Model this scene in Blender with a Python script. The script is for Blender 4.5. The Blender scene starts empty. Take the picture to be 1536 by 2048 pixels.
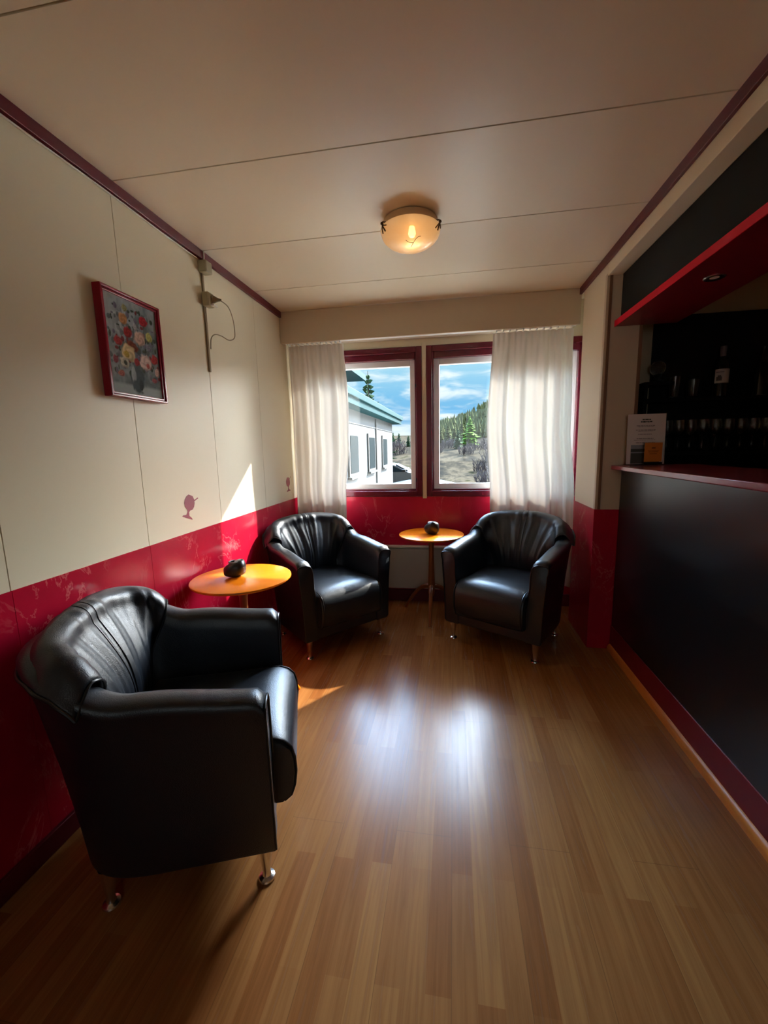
import bpy, math, random
from mathutils import Vector, Matrix
random.seed(7)
S = bpy.context.scene
COL = S.collection
PI = math.pi

# ------------------------------------------------------------------ camera
cam_data = bpy.data.cameras.new('camera')
cam = bpy.data.objects.new('camera', cam_data); COL.objects.link(cam)
CF, PAN, PIT, ROL = 829.05, 0.1668, 0.1537, -0.0225
cp, sp, ct, st = math.cos(PAN), math.sin(PAN), math.cos(PIT), math.sin(PIT)
cf = Vector((-sp * ct, cp * ct, -st)); cr0 = Vector((cp, sp, 0)); cu0 = cr0.cross(cf)
cr = math.cos(ROL) * cr0 + math.sin(ROL) * cu0; cu = -math.sin(ROL) * cr0 + math.cos(ROL) * cu0
M = Matrix((cr, cu, -cf)).transposed().to_4x4(); M.translation = (0, 0, 1.335)
cam.matrix_world = M
cam_data.sensor_fit = 'HORIZONTAL'; cam_data.sensor_width = 36
cam_data.lens = CF / 1536 * 36
cam_data.clip_start = 0.02; cam_data.clip_end = 1000
S.camera = cam

# ------------------------------------------------------------------ light
SUN_DIR = Vector((-0.705, -1.0, -0.77)).normalized()       # the way the sunlight travels
SUN_STRENGTH = 40.0
SKY_LOW = 0.37            # the blue band of sky above the hills
SKY_GLARE = 24.0          # bright thin cloud around the sun, to the right and higher up
SKY_HIGH = 24.0            # bright cloud overhead
SKY_REAR = 0.7            # white overcast on the far side of the house, seen by the rear window
BULB_W = 0.10
S.view_settings.view_transform = 'Standard'
S.view_settings.look = 'None'
S.view_settings.exposure = 0.95
S.view_settings.gamma = 1.0
S.view_settings.use_curve_mapping = False
S.cycles.use_denoising = True
S.cycles.max_bounces = 14
S.cycles.diffuse_bounces = 8
S.cycles.glossy_bounces = 4
S.cycles.transmission_bounces = 8
S.cycles.transparent_max_bounces = 12
S.cycles.sample_clamp_indirect = 6.0
S.cycles.caustics_reflective = False
S.cycles.caustics_refractive = False

sun_data = bpy.data.lights.new('sun', 'SUN'); sun_data.energy = SUN_STRENGTH
sun_data.angle = math.radians(0.7); sun_data.color = (1.0, 0.93, 0.82)
sun = bpy.data.objects.new('sun', sun_data); COL.objects.link(sun)
sun.rotation_euler = SUN_DIR.to_track_quat('-Z', 'Y').to_euler(); sun.location = (6, 12, 10)


class NT:
    """tiny node-graph writer"""
    def __init__(s, tree):
        s.t = tree; tree.nodes.clear()
    def n(s, kind, **kw):
        nd = s.t.nodes.new(kind)
        for k, v in kw.items(): setattr(nd, k, v)
        return nd
    def put(s, sock, v):
        if hasattr(v, 'is_output') or isinstance(v, bpy.types.NodeSocket): s.t.links.new(v, sock)
        else:
            if isinstance(v, (tuple, list)) and len(v) == 3 and len(getattr(sock, 'default_value', ())) == 4: v = (*v, 1)
            sock.default_value = v
    def math(s, op, a, b=0.0, c=0.0, clamp=False):
        nd = s.n('ShaderNodeMath', operation=op, use_clamp=clamp)
        for i, v in enumerate((a, b, c)): s.put(nd.inputs[i], v)
        return nd.outputs[0]
    def smooth(s, v, lo, hi, a=0.0, b=1.0):
        nd = s.n('ShaderNodeMapRange', interpolation_type='SMOOTHSTEP')
        for i, x in enumerate((v, lo, hi, a, b)): s.put(nd.inputs[i], x)
        return nd.outputs[0]
    def ramp(s, v, stops, interp='LINEAR'):
        nd = s.n('ShaderNodeValToRGB'); nd.color_ramp.interpolation = interp
        el = nd.color_ramp.elements
        while len(el) < len(stops): el.new(0.5)
        for e, (pos, c) in zip(el, stops): e.position = pos; e.color = (*c, 1)
        s.put(nd.inputs[0], v); return nd.outputs[0]
    def mix(s, f, a, b, mode='MIX'):
        nd = s.n('ShaderNodeMix', data_type='RGBA', blend_type=mode)
        s.put(nd.inputs[0], f); s.put(nd.inputs[6], a); s.put(nd.inputs[7], b); return nd.outputs[2]
    def vmath(s, op, a, b=(0, 0, 0)):
        nd = s.n('ShaderNodeVectorMath', operation=op)
        s.put(nd.inputs[0], a); s.put(nd.inputs[1], b); return nd
    def mapping(s, v, scale=(1, 1, 1), rot=(0, 0, 0), loc=(0, 0, 0)):
        nd = s.n('ShaderNodeMapping'); s.put(nd.inputs[0], v)
        nd.inputs[1].default_value = loc; nd.inputs[2].default_value = rot; nd.inputs[3].default_value = scale
        return nd.outputs[0]
    def noise(s, v, scale=5.0, detail=3.0, rough=0.5, dist=0.0, out=0):
        nd = s.n('ShaderNodeTexNoise'); s.put(nd.inputs['Vector'], v)
        nd.inputs['Scale'].default_value = scale; nd.inputs['Detail'].default_value = detail
        nd.inputs['Roughness'].default_value = rough; nd.inputs['Distortion'].default_value = dist
        return nd.outputs[out]


# sky: blue band with streaky cloud, white low on the horizon, glaring cloud round the sun
world = bpy.data.worlds.new('sky'); S.world = world; world.use_nodes = True
g = NT(world.node_tree)
d = g.n('ShaderNodeTexCoord').outputs['Generated']
d = g.vmath('NORMALIZE', d).outputs[0]
sep = g.n('ShaderNodeSeparateXYZ'); g.put(sep.inputs[0], d)
z = sep.outputs[2]
blue = g.ramp(g.math('MULTIPLY', z, 4.0), [(0.0, (0.92, 0.98, 1.0)), (0.12, (0.80, 0.93, 1.0)), (0.26, (0.20, 0.52, 0.86)), (0.48, (0.24, 0.58, 0.88)), (0.75, (0.42, 0.74, 0.92)), (1.0, (0.55, 0.8, 0.95))])
cl = g.noise(g.mapping(d, scale=(9, 9, 34), rot=(0, 0.22, 0)), 1.0, 5, 0.55, 0.4)
cloudy = g.mix(g.smooth(cl, 0.42, 0.68), blue, (0.93, 1.02, 1.05))
low = g.mix(1.0, cloudy, (SKY_LOW * 1.55,) * 3, 'MULTIPLY')
ang = g.vmath('DOT_PRODUCT', d, tuple(-SUN_DIR)).outputs['Value']
glare = g.smooth(ang, math.cos(math.radians(35)), math.cos(math.radians(17)))
high = g.math('MULTIPLY', g.smooth(z, math.sin(math.radians(13)), math.sin(math.radians(28))), g.smooth(z, math.sin(math.radians(64)), math.sin(math.radians(50))))
rear = g.smooth(sep.outputs[1], -0.05, -0.35)
front = g.smooth(sep.outputs[1], -0.2, 0.2)
bright = g.mix(1.0, (1.0, 0.96, 0.90), g.math('ADD', g.math('MULTIPLY', glare, SKY_GLARE), g.math('MULTIPLY', rear, SKY_REAR)), 'MULTIPLY')
bright = g.mix(1.0, bright, g.mix(1.0, (0.53, 0.82, 1.24), g.math('MULTIPLY', g.math('MULTIPLY', high, front), SKY_HIGH), 'MULTIPLY'), 'ADD')
tot = g.mix(1.0, low, bright, 'ADD')
bg = g.n('ShaderNodeBackground'); g.put(bg.inputs[0], tot); bg.inputs[1].default_value = 1.0
ow = g.n('ShaderNodeOutputWorld'); g.put(ow.inputs[0], bg.outputs[0])

def portal(loc, sx, sy, rot):
    L = bpy.data.lights.new('window_portal', 'AREA'); L.shape = 'RECTANGLE'; L.size = sx; L.size_y = sy
    L.cycles.is_portal = True
    o = bpy.data.objects.new('window_portal', L); COL.objects.link(o); o.location = loc; o.rotation_euler = rot
portal((-0.75, 3.72, 1.5), 1.0, 1.15, (-PI / 2, 0, 0))
portal((0.38, 3.72, 1.5), 1.15, 1.15, (-PI / 2, 0, 0))
portal((0.25, -2.72, 1.575), 1.2, 1.25, (PI / 2, 0, 0))

# ------------------------------------------------------------------ materials
def material(name, build):
    m = bpy.data.materials.new(name); m.use_nodes = True
    k = NT(m.node_tree); out = k.n('ShaderNodeOutputMaterial')
    sh = build(k); k.put(out.inputs[0], sh); return m
def pbsdf(k, color, rough=0.5, metal=0.0, spec=0.5, bump=None, bump_d=0.002, bump_s=0.5, coat=0.0, emis=None, emis_s=0.0, trans=0.0, ior=1.45, sheen=0.0):
    b = k.n('ShaderNodeBsdfPrincipled')
    k.put(b.inputs['Base Color'], color); k.put(b.inputs['Roughness'], rough); k.put(b.inputs['Metallic'], metal)
    k.put(b.inputs['Specular IOR Level'], spec); k.put(b.inputs['IOR'], ior)
    b.inputs['Coat Weight'].default_value = coat; b.inputs['Coat Roughness'].default_value = 0.12
    b.inputs['Transmission Weight'].default_value = trans
    if emis: k.put(b.inputs['Emission Color'], emis); b.inputs['Emission Strength'].default_value = emis_s
    if bump is not None:
        bn = k.n('ShaderNodeBump'); bn.inputs['Distance'].default_value = bump_d; bn.inputs['Strength'].default_value = bump_s
        k.put(bn.inputs['Height'], bump); k.put(b.inputs['Normal'], bn.outputs[0])
    return b.outputs[0]
def coord(k, which='Object'): return k.n('ShaderNodeTexCoord').outputs[which]
def simple(name, color, rough=0.5, **kw):
    def b(k):
        c = k.mix(k.noise(coord(k), 3.0, 3), tuple(x * 0.94 for x in color), tuple(min(1, x * 1.05) for x in color))
        return pbsdf(k, c, rough, **kw)
    return material(name, b)

def cream(name, color, rough, spec):
    def b(k):
        o = coord(k)
        c = k.mix(k.noise(k.mapping(o, scale=(1, 1, .6)), 1.6, 4), tuple(x * 0.95 for x in color), color)
        return pbsdf(k, c, rough, spec=spec, bump=k.noise(o, 180, 2), bump_d=0.0004, bump_s=0.25)
    return material(name, b)
M_WALL = cream('cream_wall_panel', (0.79, 0.715, 0.535), 0.42, 0.45)
M_CEIL = cream('cream_ceiling_panel', (0.84, 0.735, 0.555), 0.34, 0.5)
M_SEAM = simple('panel_groove', (0.16, 0.10, 0.05), 0.8)
M_JAMB = cream('cream_board', (0.60, 0.50, 0.37), 0.5, 0.4)
M_JAMB_EDGE = simple('brown_edge_trim', (0.20, 0.10, 0.05), 0.5)

def marble(k):
    o = coord(k)
    w = k.noise(k.mapping(o, scale=(1, 1, .55), rot=(.5, .3, .2)), 5.0, 6, 0.62, 0.9)
    vein = k.math('SUBTRACT', 1.0, k.smooth(k.math('ABSOLUTE', k.math('SUBTRACT', w, 0.5)), 0.0, 0.018))
    vein = k.math('MULTIPLY', vein, k.smooth(k.noise(o, 3.0, 2), 0.42, 0.68))
    base = k.mix(k.noise(o, 7, 5, 0.6), (0.36, 0.004, 0.022), (0.52, 0.009, 0.038))
    return pbsdf(k, k.mix(k.math('MULTIPLY', vein, 0.40), base, (0.85, 0.22, 0.22)), 0.24, spec=0.5)
M_MARBLE = material('red_marbled_laminate', marble)

def floor_mat(k):
    o = coord(k)
    b = k.n('ShaderNodeTexBrick'); b.offset = 0.37; b.offset_frequency = 2
    k.put(b.inputs['Vector'], k.mapping(o, rot=(0, 0, PI / 2)))
    b.inputs['Color1'].default_value = (0, 0, 0, 1); b.inputs['Color2'].default_value = (1, 1, 1, 1)
    b.inputs['Mortar'].default_value = (0.5, 0.5, 0.5, 1)
    b.inputs['Scale'].default_value = 1.0; b.inputs['Mortar Size'].default_value = 0.0
    b.inputs['Brick Width'].default_value = 0.83; b.inputs['Row Height'].default_value = 0.064
    tone = b.outputs['Color']
    grain = k.noise(k.mapping(o, scale=(60, 2.2, 1)), 1.0, 5, 0.6, 0.6)
    fine = k.noise(k.mapping(o, scale=(260, 6, 1)), 1.0, 3, 0.5)
    c = k.mix(tone, (0.32, 0.110, 0.028), (0.46, 0.200, 0.060))
    c = k.mix(k.smooth(grain, 0.3, 0.75), c, k.mix(1.0, c, (0.70, 0.64, 0.56), 'MULTIPLY'))
    c = k.mix(k.math('MULTIPLY', fine, 0.22), c, (0.16, 0.07, 0.03))
    plank = k.n('ShaderNodeTexBrick'); plank.offset = 0.5
    k.put(plank.inputs['Vector'], k.mapping(o, rot=(0, 0, PI / 2)))
    plank.inputs['Scale'].default_value = 1; plank.inputs['Mortar Size'].default_value = 0.0009
    plank.inputs['Mortar Smooth'].default_value = 0.1
    plank.inputs['Brick Width'].default_value = 1.26; plank.inputs['Row Height'].default_value = 0.192
    c = k.mix(k.math('MULTIPLY', plank.outputs['Fac'], 0.5), c, (0.10, 0.045, 0.018))
    return pbsdf(k, c, k.math('ADD', 0.20, k.math('MULTIPLY', grain, 0.12)), spec=0.22, bump=grain, bump_d=0.0006, bump_s=0.15)
M_FLOOR = material('laminate_floor', floor_mat)

def leather(k):
    o = coord(k)
    v = k.n('ShaderNodeTexVoronoi'); k.put(v.inputs['Vector'], o); v.inputs['Scale'].default_value = 320
    h = k.math('ADD', k.math('MULTIPLY', v.outputs['Distance'], 0.5), k.math('MULTIPLY', k.noise(o, 26, 4, 0.6), 1.2))
    c = k.mix(k.noise(o, 9, 4), (0.004, 0.007, 0.012), (0.008, 0.013, 0.022))
    return pbsdf(k, c, k.math('ADD', 0.30, k.math('MULTIPLY', k.noise(o, 14, 3), 0.16)), spec=0.8, bump=h, bump_d=0.0022, bump_s=0.35)
M_LEATHER = material('black_leather', leather)
M_PIPE = simple('black_piping', (0.010, 0.010, 0.011), 0.3)
M_CHROME = simple('brushed_steel', (0.72, 0.70, 0.66), 0.22, metal=1.0)

M_REDPAINT = simple('maroon_gloss_paint', (0.115, 0.006, 0.016), 0.22)
M_TRIM = simple('maroon_trim', (0.115, 0.008, 0.014), 0.4)
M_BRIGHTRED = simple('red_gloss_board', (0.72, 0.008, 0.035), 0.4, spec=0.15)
M_COUNTER = simple('counter_edge_red', (0.30, 0.05, 0.07), 0.2, spec=1.0)
M_WHITEFRAME = simple('white_sash_paint', (0.80, 0.80, 0.80), 0.35)
M_WHITE = simple('white_plastic', (0.75, 0.72, 0.64), 0.4)
M_RACEWAY = simple('aged_cream_plastic', (0.24, 0.185, 0.10), 0.5)
M_SOCKET = simple('aged_cream_socket', (0.36, 0.31, 0.19), 0.4)
M_RAD = simple('heater_enamel', (0.52, 0.49, 0.44), 0.4)
M_BLACKPANEL = simple('black_satin_panel', (0.005, 0.005, 0.006), 0.3, spec=0.75)
M_BLACK = simple('black_matt', (0.004, 0.004, 0.005), 0.6, spec=0.2)
M_FASCIA = simple('charcoal_fascia', (0.013, 0.014, 0.0135), 0.6, spec=0.15)
M_ORANGEWOOD = simple('orange_wood_bead', (0.62, 0.22, 0.04), 0.35)

def wood_top(k):
    o = coord(k)
    n = k.noise(k.mapping(o, scale=(4, 40, 4)), 1.0, 4, 0.55, 0.5)
    return pbsdf(k, k.mix(n, (0.82, 0.17, 0.003), (0.90, 0.24, 0.006)), 0.26, spec=0.32)
M_TABLE = material('orange_beech_varnish', wood_top)
M_TABLELEG = simple('reddish_beech', (0.26, 0.075, 0.022), 0.3)
M_STONE = simple('black_stoneware', (0.014, 0.014, 0.016), 0.32)
M_STONE_LIP = simple('grey_glaze', (0.20, 0.20, 0.22), 0.35)

def curtain(k):
    o = coord(k)
    w = k.math('ADD', k.noise(k.mapping(o, scale=(700, 700, 20)), 1, 2), k.noise(k.mapping(o, scale=(20, 20, 700)), 1, 2))
    col = k.mix(k.noise(o, 5, 3), (0.76, 0.72, 0.66), (0.83, 0.79, 0.73))
    bn = k.n('ShaderNodeBump'); bn.inputs['Distance'].default_value = 0.0006; bn.inputs['Strength'].default_value = 0.3
    k.put(bn.inputs['Height'], w)
    df = k.n('ShaderNodeBsdfDiffuse'); k.put(df.inputs[0], col); k.put(df.inputs['Normal'], bn.outputs[0])
    tl = k.n('ShaderNodeBsdfTranslucent'); k.put(tl.inputs[0], k.mix(1.0, col, (1, 0.96, 0.9), 'MULTIPLY'))
    m = k.n('ShaderNodeMixShader'); m.inputs[0].default_value = 0.092
    k.put(m.inputs[1], df.outputs[0]); k.put(m.inputs[2], tl.outputs[0]); return m.outputs[0]
M_CURTAIN = material('white_curtain_cloth', curtain)

def glass_pane(k):
    tr = k.n('ShaderNodeBsdfTransparent'); k.put(tr.inputs[0], (0.96, 0.98, 0.98))
    gl = k.n('ShaderNodeBsdfGlossy'); gl.inputs['Roughness'].default_value = 0.01
    fr = k.n('ShaderNodeFresnel'); fr.inputs[0].default_value = 1.45
    m = k.n('ShaderNodeMixShader'); k.put(m.inputs[0], k.math('MULTIPLY', fr.outputs[0], 0.8))
    k.put(m.inputs[1], tr.outputs[0]); k.put(m.inputs[2], gl.outputs[0]); return m.outputs[0]
M_GLASS = material('window_glass', glass_pane)
M_CLEAR = material('clear_glass', lambda k: pbsdf(k, (0.97, 0.98, 0.98), 0.02, trans=1.0, ior=1.48))
M_ACRYLIC = material('clear_acrylic', glass_pane)
def alabaster(k):
    o = coord(k)
    col = k.mix(k.noise(o, 14, 4, 0.6, 0.8), (0.86, 0.74, 0.58), (0.95, 0.90, 0.84))
    df = k.n('ShaderNodeBsdfPrincipled'); k.put(df.inputs['Base Color'], col); df.inputs['Roughness'].default_value = 0.2
    tl = k.n('ShaderNodeBsdfTranslucent'); k.put(tl.inputs[0], col)
    tp = k.n('ShaderNodeBsdfTransparent'); k.put(tp.inputs[0], (1.0, 0.9, 0.75))
    m = k.n('ShaderNodeMixShader'); m.inputs[0].default_value = 0.5
    k.put(m.inputs[1], df.outputs[0]); k.put(m.inputs[2], tl.outputs[0])
    m2 = k.n('ShaderNodeMixShader'); m2.inputs[0].default_value = 0.2
    k.put(m2.inputs[1], m.outputs[0]); k.put(m2.inputs[2], tp.outputs[0]); return m2.outputs[0]
M_ALABASTER = material('alabaster_glass', alabaster)
M_BULB = material('lit_bulb', lambda k: pbsdf(k, (1, 0.8, 0.5), 0.5, emis=(1.0, 0.62, 0.20), emis_s=6.0))
M_BRASS = simple('dark_bronze', (0.10, 0.06, 0.03), 0.4, metal=0.6)
M_LAMPBASE = simple('tan_lamp_base', (0.62, 0.44, 0.26), 0.4)
M_DECAL = simple('maroon_vinyl', (0.30, 0.055, 0.075), 0.5)
M_FRAMERED = simple('glossy_red_frame', (0.26, 0.008, 0.022), 0.2)
M_PAPER = simple('white_paper', (0.74, 0.68, 0.66), 0.6)
M_INK = simple('grey_ink', (0.12, 0.115, 0.11), 0.7)
M_INKGREEN = simple('dark_green_ink', (0.035, 0.05, 0.03), 0.7)
M_PHOTO_SKY = simple('print_grey_blue', (0.30, 0.32, 0.36), 0.6)
M_PHOTO_LAND = simple('print_dark_green', (0.06, 0.065, 0.055), 0.6)
M_CARD = simple('amber_card', (0.66, 0.21, 0.03), 0.3)
M_CARDINK = simple('brown_ink', (0.16, 0.05, 0.01), 0.6)
M_BOTTLE = simple('dark_bottle_glass', (0.012, 0.014, 0.010), 0.08)
M_LABEL = simple('bottle_label_paper', (0.62, 0.62, 0.60), 0.6)
M_LABELINK = simple('label_ink', (0.10, 0.10, 0.10), 0.6)
M_PAINTING = material('oil_painting', lambda k: pbsdf(k, (lambda a: a.outputs['Color'])(k.n('ShaderNodeVertexColor', layer_name='paint')), 0.75, spec=0.12, bump=k.noise(coord(k), 120, 3), bump_d=0.001, bump_s=0.4))
# outdoors
M_CLADDING = simple('white_cladding', (0.045, 0.048, 0.050), 0.6, spec=0.05)
M_TEAL = simple('turquoise_fascia_paint', (0.0045, 0.0185, 0.0215), 0.6, spec=0.02)
M_TEALDARK = simple('slate_blue_sheet', (0.004, 0.011, 0.018), 0.6, spec=0.02)
M_DARKGLASS = simple('dark_window_glass', (0.005, 0.008, 0.0095), 0.4, spec=0.02)
M_GROUND = material('dry_grass_ground', lambda k: pbsdf(k, k.ramp(k.noise(k.mapping(coord(k), scale=(1, .45, 1)), 0.8, 8, 0.7), [(0.36, (0.009, 0.009, 0.0085)), (0.48, (0.018, 0.016, 0.0125)), (0.57, (0.032, 0.027, 0.020)), (0.68, (0.010, 0.0105, 0.006))]), 0.95, spec=0.0))
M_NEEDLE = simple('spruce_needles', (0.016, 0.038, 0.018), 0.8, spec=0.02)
M_NEEDLE2 = simple('bright_green_needles', (0.055, 0.115, 0.014), 0.8, spec=0.02)  # own brighter green of the conifer at the hill foot
M_HILLTREE = simple('larch_green', (0.050, 0.058, 0.028), 0.9, spec=0.0)
M_TWIG = simple('grey_twigs', (0.060, 0.053, 0.057), 0.9, spec=0.0)
M_BARK = simple('grey_bark', (0.04, 0.03, 0.028), 0.9, spec=0.1)
M_CARWHITE = simple('white_car_paint', (0.05, 0.054, 0.057), 0.3, spec=0.1)
M_CARBLUE = simple('pale_blue_car_paint', (0.022, 0.032, 0.037), 0.3, spec=0.1)
M_TYRE = simple('tyre_rubber', (0.02, 0.02, 0.02), 0.8)

# ------------------------------------------------------------------ geometry helpers
class MB:
    def __init__(s): s.v = []; s.f = []; s.m = []
    def add(s, vs, fs, mi=0):
        n = len(s.v); s.v += [tuple(v) for v in vs]; s.f += [tuple(i + n for i in f) for f in fs]; s.m += [mi] * len(fs); return s
    def box(s, x0, x1, y0, y1, z0, z1, mi=0):
        return s.add([(x0, y0, z0), (x1, y0, z0), (x1, y1, z0), (x0, y1, z0), (x0, y0, z1), (x1, y0, z1), (x1, y1, z1), (x0, y1, z1)],
                     [(0, 3, 2, 1), (4, 5, 6, 7), (0, 1, 5, 4), (1, 2, 6, 5), (2, 3, 7, 6), (3, 0, 4, 7)], mi)
    def lathe(s, prof, seg=32, c=(0, 0, 0), mi=0):
        vs = []; fs = []; n = len(prof)
        for r, zz in prof:
            for i in range(seg):
                a = 2 * PI * i / seg; vs.append((c[0] + r * math.cos(a), c[1] + r * math.sin(a), c[2] + zz))
        for j in range(n - 1):
            for i in range(seg):
                k = (i + 1) % seg; fs.append((j * seg + i, j * seg + k, (j + 1) * seg + k, (j + 1) * seg + i))
        if prof[0][0] > 1e-5: fs.append(tuple(range(seg))[::-1])
        if prof[-1][0] > 1e-5: fs.append(tuple((n - 1) * seg + i for i in range(seg)))
        return s.add(vs, fs, mi)
    def tube(s, path, r, seg=10, mi=0, closed=False):
        P = [Vector(p) for p in path]; n = len(P); R = r if isinstance(r, (list, tuple)) else [r] * n
        vs = []; fs = []; up = None
        for i in range(n):
            t = (P[(i + 1) % n] - P[i - 1]) if closed else (P[min(i + 1, n - 1)] - P[max(i - 1, 0)])
            t.normalize()
            if up is None: up = t.orthogonal().normalized()
            up = (up - t * up.dot(t)).normalized(); w = t.cross(up)
            for j in range(seg):
                a = 2 * PI * j / seg; vs.append(P[i] + (up * math.cos(a) + w * math.sin(a)) * R[i])
        for i in range(n if closed else n - 1):
            for j in range(seg):
                k = (j + 1) % seg; i2 = (i + 1) % n; fs.append((i * seg + j, i * seg + k, i2 * seg + k, i2 * seg + j))
        if not closed: fs += [tuple(range(seg))[::-1], tuple((n - 1) * seg + j for j in range(seg))]
        return s.add(vs, fs, mi)
    def grid(s, pts, mi=0, wrap=False):
        nr = len(pts); nc = len(pts[0]); vs = [p for row in pts for p in row]; fs = []
        for i in range(nr - 1):
            for j in range(nc if wrap else nc - 1):
                k = (j + 1) % nc; fs.append((i * nc + j, i * nc + k, (i + 1) * nc + k, (i + 1) * nc + j))
        return s.add(vs, fs, mi)
    def prism(s, poly, depth, to, mi=0):
        """outline poly [(a,b)] extruded by depth; to(a,b,d) places a point"""
        n = len(poly); vs = [to(a, b, 0) for a, b in poly] + [to(a, b, depth) for a, b in poly]
        fs = [tuple(range(n))[::-1], tuple(range(n, 2 * n))] + [(i, (i + 1) % n, n + (i + 1) % n, n + i) for i in range(n)]
        return s.add(vs, fs, mi)
    def frame(s, x0, x1, z0, z1, ins, y0, y1, mi=0):
        """rectangular ring in the xz plane; ins = (left, right, bottom, top) widths"""
        a, b, c, t = ins
        s.box(x0, x0 + a, y0, y1, z0, z1, mi); s.box(x1 - b, x1, y0, y1, z0, z1, mi)
        s.box(x0 + a, x1 - b, y0, y1, z0, z0 + c, mi); s.box(x0 + a, x1 - b, y0, y1, z1 - t, z1, mi); return s
    def build(s, name, mats, parent=None, bevel=0.0, smooth=35, subsurf=0, solid=None):
        me = bpy.data.meshes.new(name); me.from_pydata(s.v, [], s.f); me.validate(clean_customdata=False)
        for mm in (mats if isinstance(mats, (list, tuple)) else [mats]): me.materials.append(mm)
        if len(me.polygons) == len(s.m): me.polygons.foreach_set('material_index', s.m)
        import bmesh
        bm = bmesh.new(); bm.from_mesh(me); bmesh.ops.recalc_face_normals(bm, faces=bm.faces); bm.to_mesh(me); bm.free()
        if smooth:
            me.polygons.foreach_set('use_smooth', [True] * len(me.polygons)); me.set_sharp_from_angle(angle=math.radians(smooth))
        o = bpy.data.objects.new(name, me); COL.objects.link(o)
        if parent: o.parent = parent
        if solid: md = o.modifiers.new('thick', 'SOLIDIFY'); md.thickness = solid[0]; md.offset = solid[1]
        if bevel: md = o.modifiers.new('bevel', 'BEVEL'); md.width = bevel; md.segments = 2; md.limit_method = 'ANGLE'; md.angle_limit = math.radians(40)
        if subsurf: md = o.modifiers.new('sub', 'SUBSURF'); md.levels = subsurf; md.render_levels = subsurf
        return o

def struct(o): o['kind'] = 'structure'; return o
def tag(o, label, cat, group=None, kind=None):
    o['label'] = label; o['category'] = cat
    if group: o['group'] = group
    if kind: o['kind'] = kind
    return o
def thing(name, label, cat, loc=(0, 0, 0), rz=0.0, group=None):
    o = bpy.data.objects.new(name, None); COL.objects.link(o); o.location = loc; o.rotation_euler = (0, 0, rz)
    o.empty_display_size = 0.1
    return tag(o, label, cat, group)
def dup(root, loc, rz, label, group=None):
    r = root.copy(); COL.objects.link(r); r.location = loc; r.rotation_euler = (0, 0, rz); r['label'] = label
    if group: r['group'] = group
    for ch in list(root.children):
        c = ch.copy(); COL.objects.link(c); c.parent = r
        for gch in list(ch.children):
            e = gch.copy(); COL.objects.link(e); e.parent = c
    return r
def sstep(a, b, x):
    t = max(0.0, min(1.0, (x - a) / (b - a))); return t * t * (3 - 2 * t)
def lerp(a, b, t): return a + (b - a) * t

# ------------------------------------------------------------------ the room
XL, XR, ZC, YB = -1.347, 0.879, 2.40, 3.50      # left wall, right wall face, ceiling, window wall
YV, YP = 3.26, 2.758                            # valance front, end of the bar opening
ZW, Y1, YREAR, XEND = 0.923, 1.623, -2.6, 2.7

struct(MB().box(XL - .1, XEND + .1, YREAR - .1, YB + .2, -0.08, 0).build('floor', M_FLOOR, smooth=0))

# ceiling of 60 cm boards with open grooves
mb = MB(); mb.box(XL - .1, XEND + .1, YREAR, YB + .2, ZC + 0.007, ZC + 0.06, 1)
edges = [YREAR] + [Y1 + 0.6 * k for k in range(-7, 4)] ; edges = [e for e in edges if e >= YREAR] + [YB + .2]
edges = sorted(set(edges))
for a, b in zip(edges, edges[1:]): mb.box(XL - .1, XEND + .1, a + .0032, b - .0032, ZC, ZC + .0069)
struct(mb.build('ceiling', [M_CEIL, M_SEAM], bevel=0.0, smooth=0))

# left wall
mb = MB(); mb.box(XL - .12, XL - .006, YREAR, YB + .2, 0, ZC, 1)
for a, b in zip(edges, edges[1:]): mb.box(XL - .0059, XL, a + .0018, b - .0018, ZW, ZC)
wl = struct(mb.build('wall_left', [M_WALL, M_SEAM], smooth=0))
mb = MB()
for a, b in zip(edges, edges[1:]): mb.box(XL - .0059, XL + .004, a + .0008, b - .0008, 0, ZW)
mb.build('wainscot', M_MARBLE, wl, smooth=0)
struct(MB().box(XL, XL + .018, YREAR, YV, ZC - .045, ZC).build('trim_1', M_TRIM, bevel=.002))
struct(MB().box(XL + .004, XL + .018, YREAR, YB, 0, .075).build('baseboard_left', M_TRIM, bevel=.003))

# back wall with two window openings
W1 = (-1.255, -0.2535, 0.922, 2.135); W2 = (-0.217, 1.005, 0.922, 2.135); WT = 0.10
mb = MB(); I = .04
mb.box(XL - .1, XEND, YB, YB + WT, 0, W1[2] + I); mb.box(XL - .1, XEND, YB, YB + WT, W1[3] - I, ZC)
mb.box(XL - .1, W1[0] + I, YB, YB + WT, W1[2] + I, W1[3] - I)
mb.box(W1[1] - I, W2[0] + I, YB, YB + WT, W1[2] + I, W1[3] - I)
mb.box(W2[1] - I, XEND, YB, YB + WT, W1[2] + I, W1[3] - I)
wb = struct(mb.build('wall_back', M_WALL, smooth=0))
mb = MB()
for a, b in ((XL, -.86), (-.8595, .40), (.4005, 1.02)): mb.box(a, b, YB - .006, YB - .0005, .1, .92)
mb.build('wainscot', M_MARBLE, wb, smooth=0)
struct(MB().box(XL, 1.02, YB - .02, YB, 0, .10).build('baseboard_back', M_TRIM, bevel=.003))
struct(MB().box(W1[1] + .001, W2[0] - .001, YB - .008, YB, .905, 2.16).build('trim_3', M_WALL, bevel=.002))

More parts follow.
